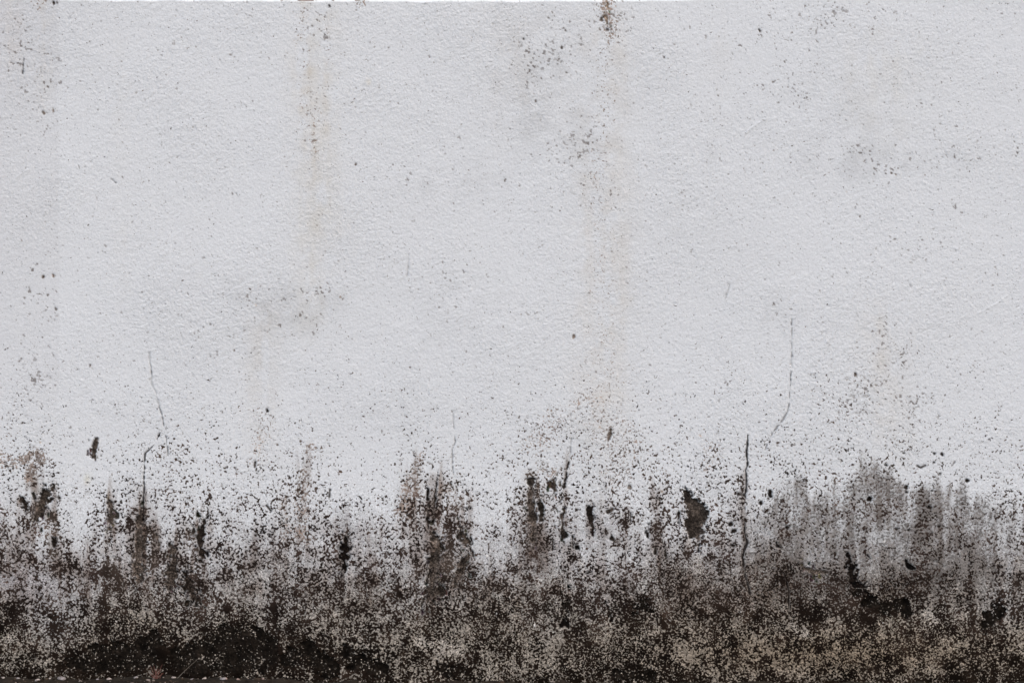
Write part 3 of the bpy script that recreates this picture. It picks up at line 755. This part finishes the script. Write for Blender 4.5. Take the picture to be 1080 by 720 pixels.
# crumbs of soil and gravel nobody could count: one mesh
base = [stone_mesh('crumb_base', 1, 1, .7, 90 + i, 1) for i in range(4)]
bv = [np.array([v.co[:] for v in m.vertices], np.float32) for m in base]
bf = [np.array([p.vertices[:] for p in m.polygons], np.int32) for m in base]
for m in base: bpy.data.meshes.remove(m)
vv, ff, cc, off = [], [], [], 0
rr = np.random.default_rng(5)
NC = 7000
cx = rr.uniform(-3.2, 3.2, NC); crd = np.exp(rr.normal(-6.2, .5, NC))
cy = -.004 - np.where(rr.uniform(size=NC) < .5, np.abs(rr.normal(0, .10, NC)), rr.uniform(0, 1.6, NC))
cy = np.minimum(cy, -crd * 1.4 - .002); cz = ground_z(cx, cy)
for k in range(NC):
    r = crd[k]
    q = k % 4; a = rr.uniform(0, 6.28)
    p = bv[q] * r * np.array((1.2, .9, .8), np.float32)
    p = np.stack([p[:, 0] * math.cos(a) - p[:, 1] * math.sin(a), p[:, 0] * math.sin(a) + p[:, 1] * math.cos(a), p[:, 2]], -1)
    p += (cx[k], cy[k], cz[k] + r * .25)
    t = rr.uniform()
    c = np.array((.03, .023, .018)) * rr.uniform(.5, 2.0) if t < .75 else np.array((.20, .17, .155)) * rr.uniform(.6, 1.4)
    vv.append(p); ff.append(bf[q] + off); off += len(p); cc.append(np.tile(c, (len(p), 1)))
vv = np.concatenate(vv).astype(np.float32); ff = np.concatenate(ff); cc = np.concatenate(cc).astype(np.float32)
me = bpy.data.meshes.new('gravel'); me.from_pydata(vv.tolist(), [], ff.tolist())
a = me.color_attributes.new('surface', 'FLOAT_COLOR', 'POINT'); rgba = np.ones((len(vv), 4), np.float32); rgba[:, :3] = cc
a.data.foreach_set('color', rgba.reshape(-1)); me.update()
me.materials.append(wall_mat('soil_crumbs', False))
o = bpy.data.objects.new('gravel', me); col.objects.link(o)
o['kind'] = 'stuff'; o['label'] = 'dark crumbs of soil and fine gravel strewn along the wall foot'; o['category'] = 'gravel'

# a dry stalk leaning on the foot of the wall and a tuft of reddish rootlets
def stalk_mesh(name, paths, r0):
    V_, F_ = [], []
    for pts in paths:
        b0 = len(V_); n = len(pts)
        for i, p in enumerate(pts):
            p = Vector(p); d = (Vector(pts[min(i+1, n-1)]) - Vector(pts[max(i-1, 0)])).normalized()
            s = d.orthogonal().normalized(); t = d.cross(s); r = r0 * (1 - .75 * i / (n - 1))
            for k in range(5):
                an = k * 2 * math.pi / 5
                V_.append(tuple(p + (s * math.cos(an) + t * math.sin(an)) * r))
        for i in range(n - 1):
            for k in range(5):
                F_.append((b0+i*5+k, b0+i*5+(k+1) % 5, b0+(i+1)*5+(k+1) % 5, b0+(i+1)*5+k))
        F_.append(tuple(b0 + k for k in range(5))[::-1]); F_.append(tuple(b0 + (n-1)*5 + k for k in range(5)))
    me = bpy.data.meshes.new(name); me.from_pydata(V_, [], F_); me.update()
    for p in me.polygons: p.use_smooth = True
    return me
m_stalk = stone_mat('dry_stalk', (.10, .09, .08), (.20, .18, .16))
m_red = stone_mat('reddish_rootlet', (.09, .035, .03), (.22, .10, .085))
def curve(a, b_, sag, n=9):
    a, b_ = Vector(a), Vector(b_)
    return [tuple(a.lerp(b_, i/(n-1)) + Vector((0, -sag * math.sin(math.pi * i/(n-1)), .3 * sag * math.sin(math.pi * i/(n-1))))) for i in range(n)]
gz = lambda u, y: float(ground_z(np.array(wx(u)), np.array(y)))
me = stalk_mesh('dry_stalk', [curve((wx(189), -.030, gz(189, -.03) - .002), (wx(208), -.006, wz(695)), .006)], .0011)
me.materials.append(m_stalk); o = bpy.data.objects.new('dry_stalk', me); col.objects.link(o)
o['label'] = 'thin grey dry stalk leaning on the mossy foot of the wall'; o['category'] = 'stalk'
paths = []
r = random.Random(4)
for k in range(14):
    t = r.uniform(-1, 1)
    paths.append(curve((wx(167 + 3 * t), -.016, gz(167, -.016) - .002), (wx(167 + r.uniform(-9, 8)), -.006 - r.uniform(0, .012), wz(r.uniform(699, 710))), r.uniform(.001, .005), 6))
me = stalk_mesh('dry_tuft', paths, .0011)
me.materials.append(m_red); o = bpy.data.objects.new('dry_tuft', me); col.objects.link(o)
o['label'] = 'small tuft of reddish dry rootlets at the foot of the wall'; o['category'] = 'plant'
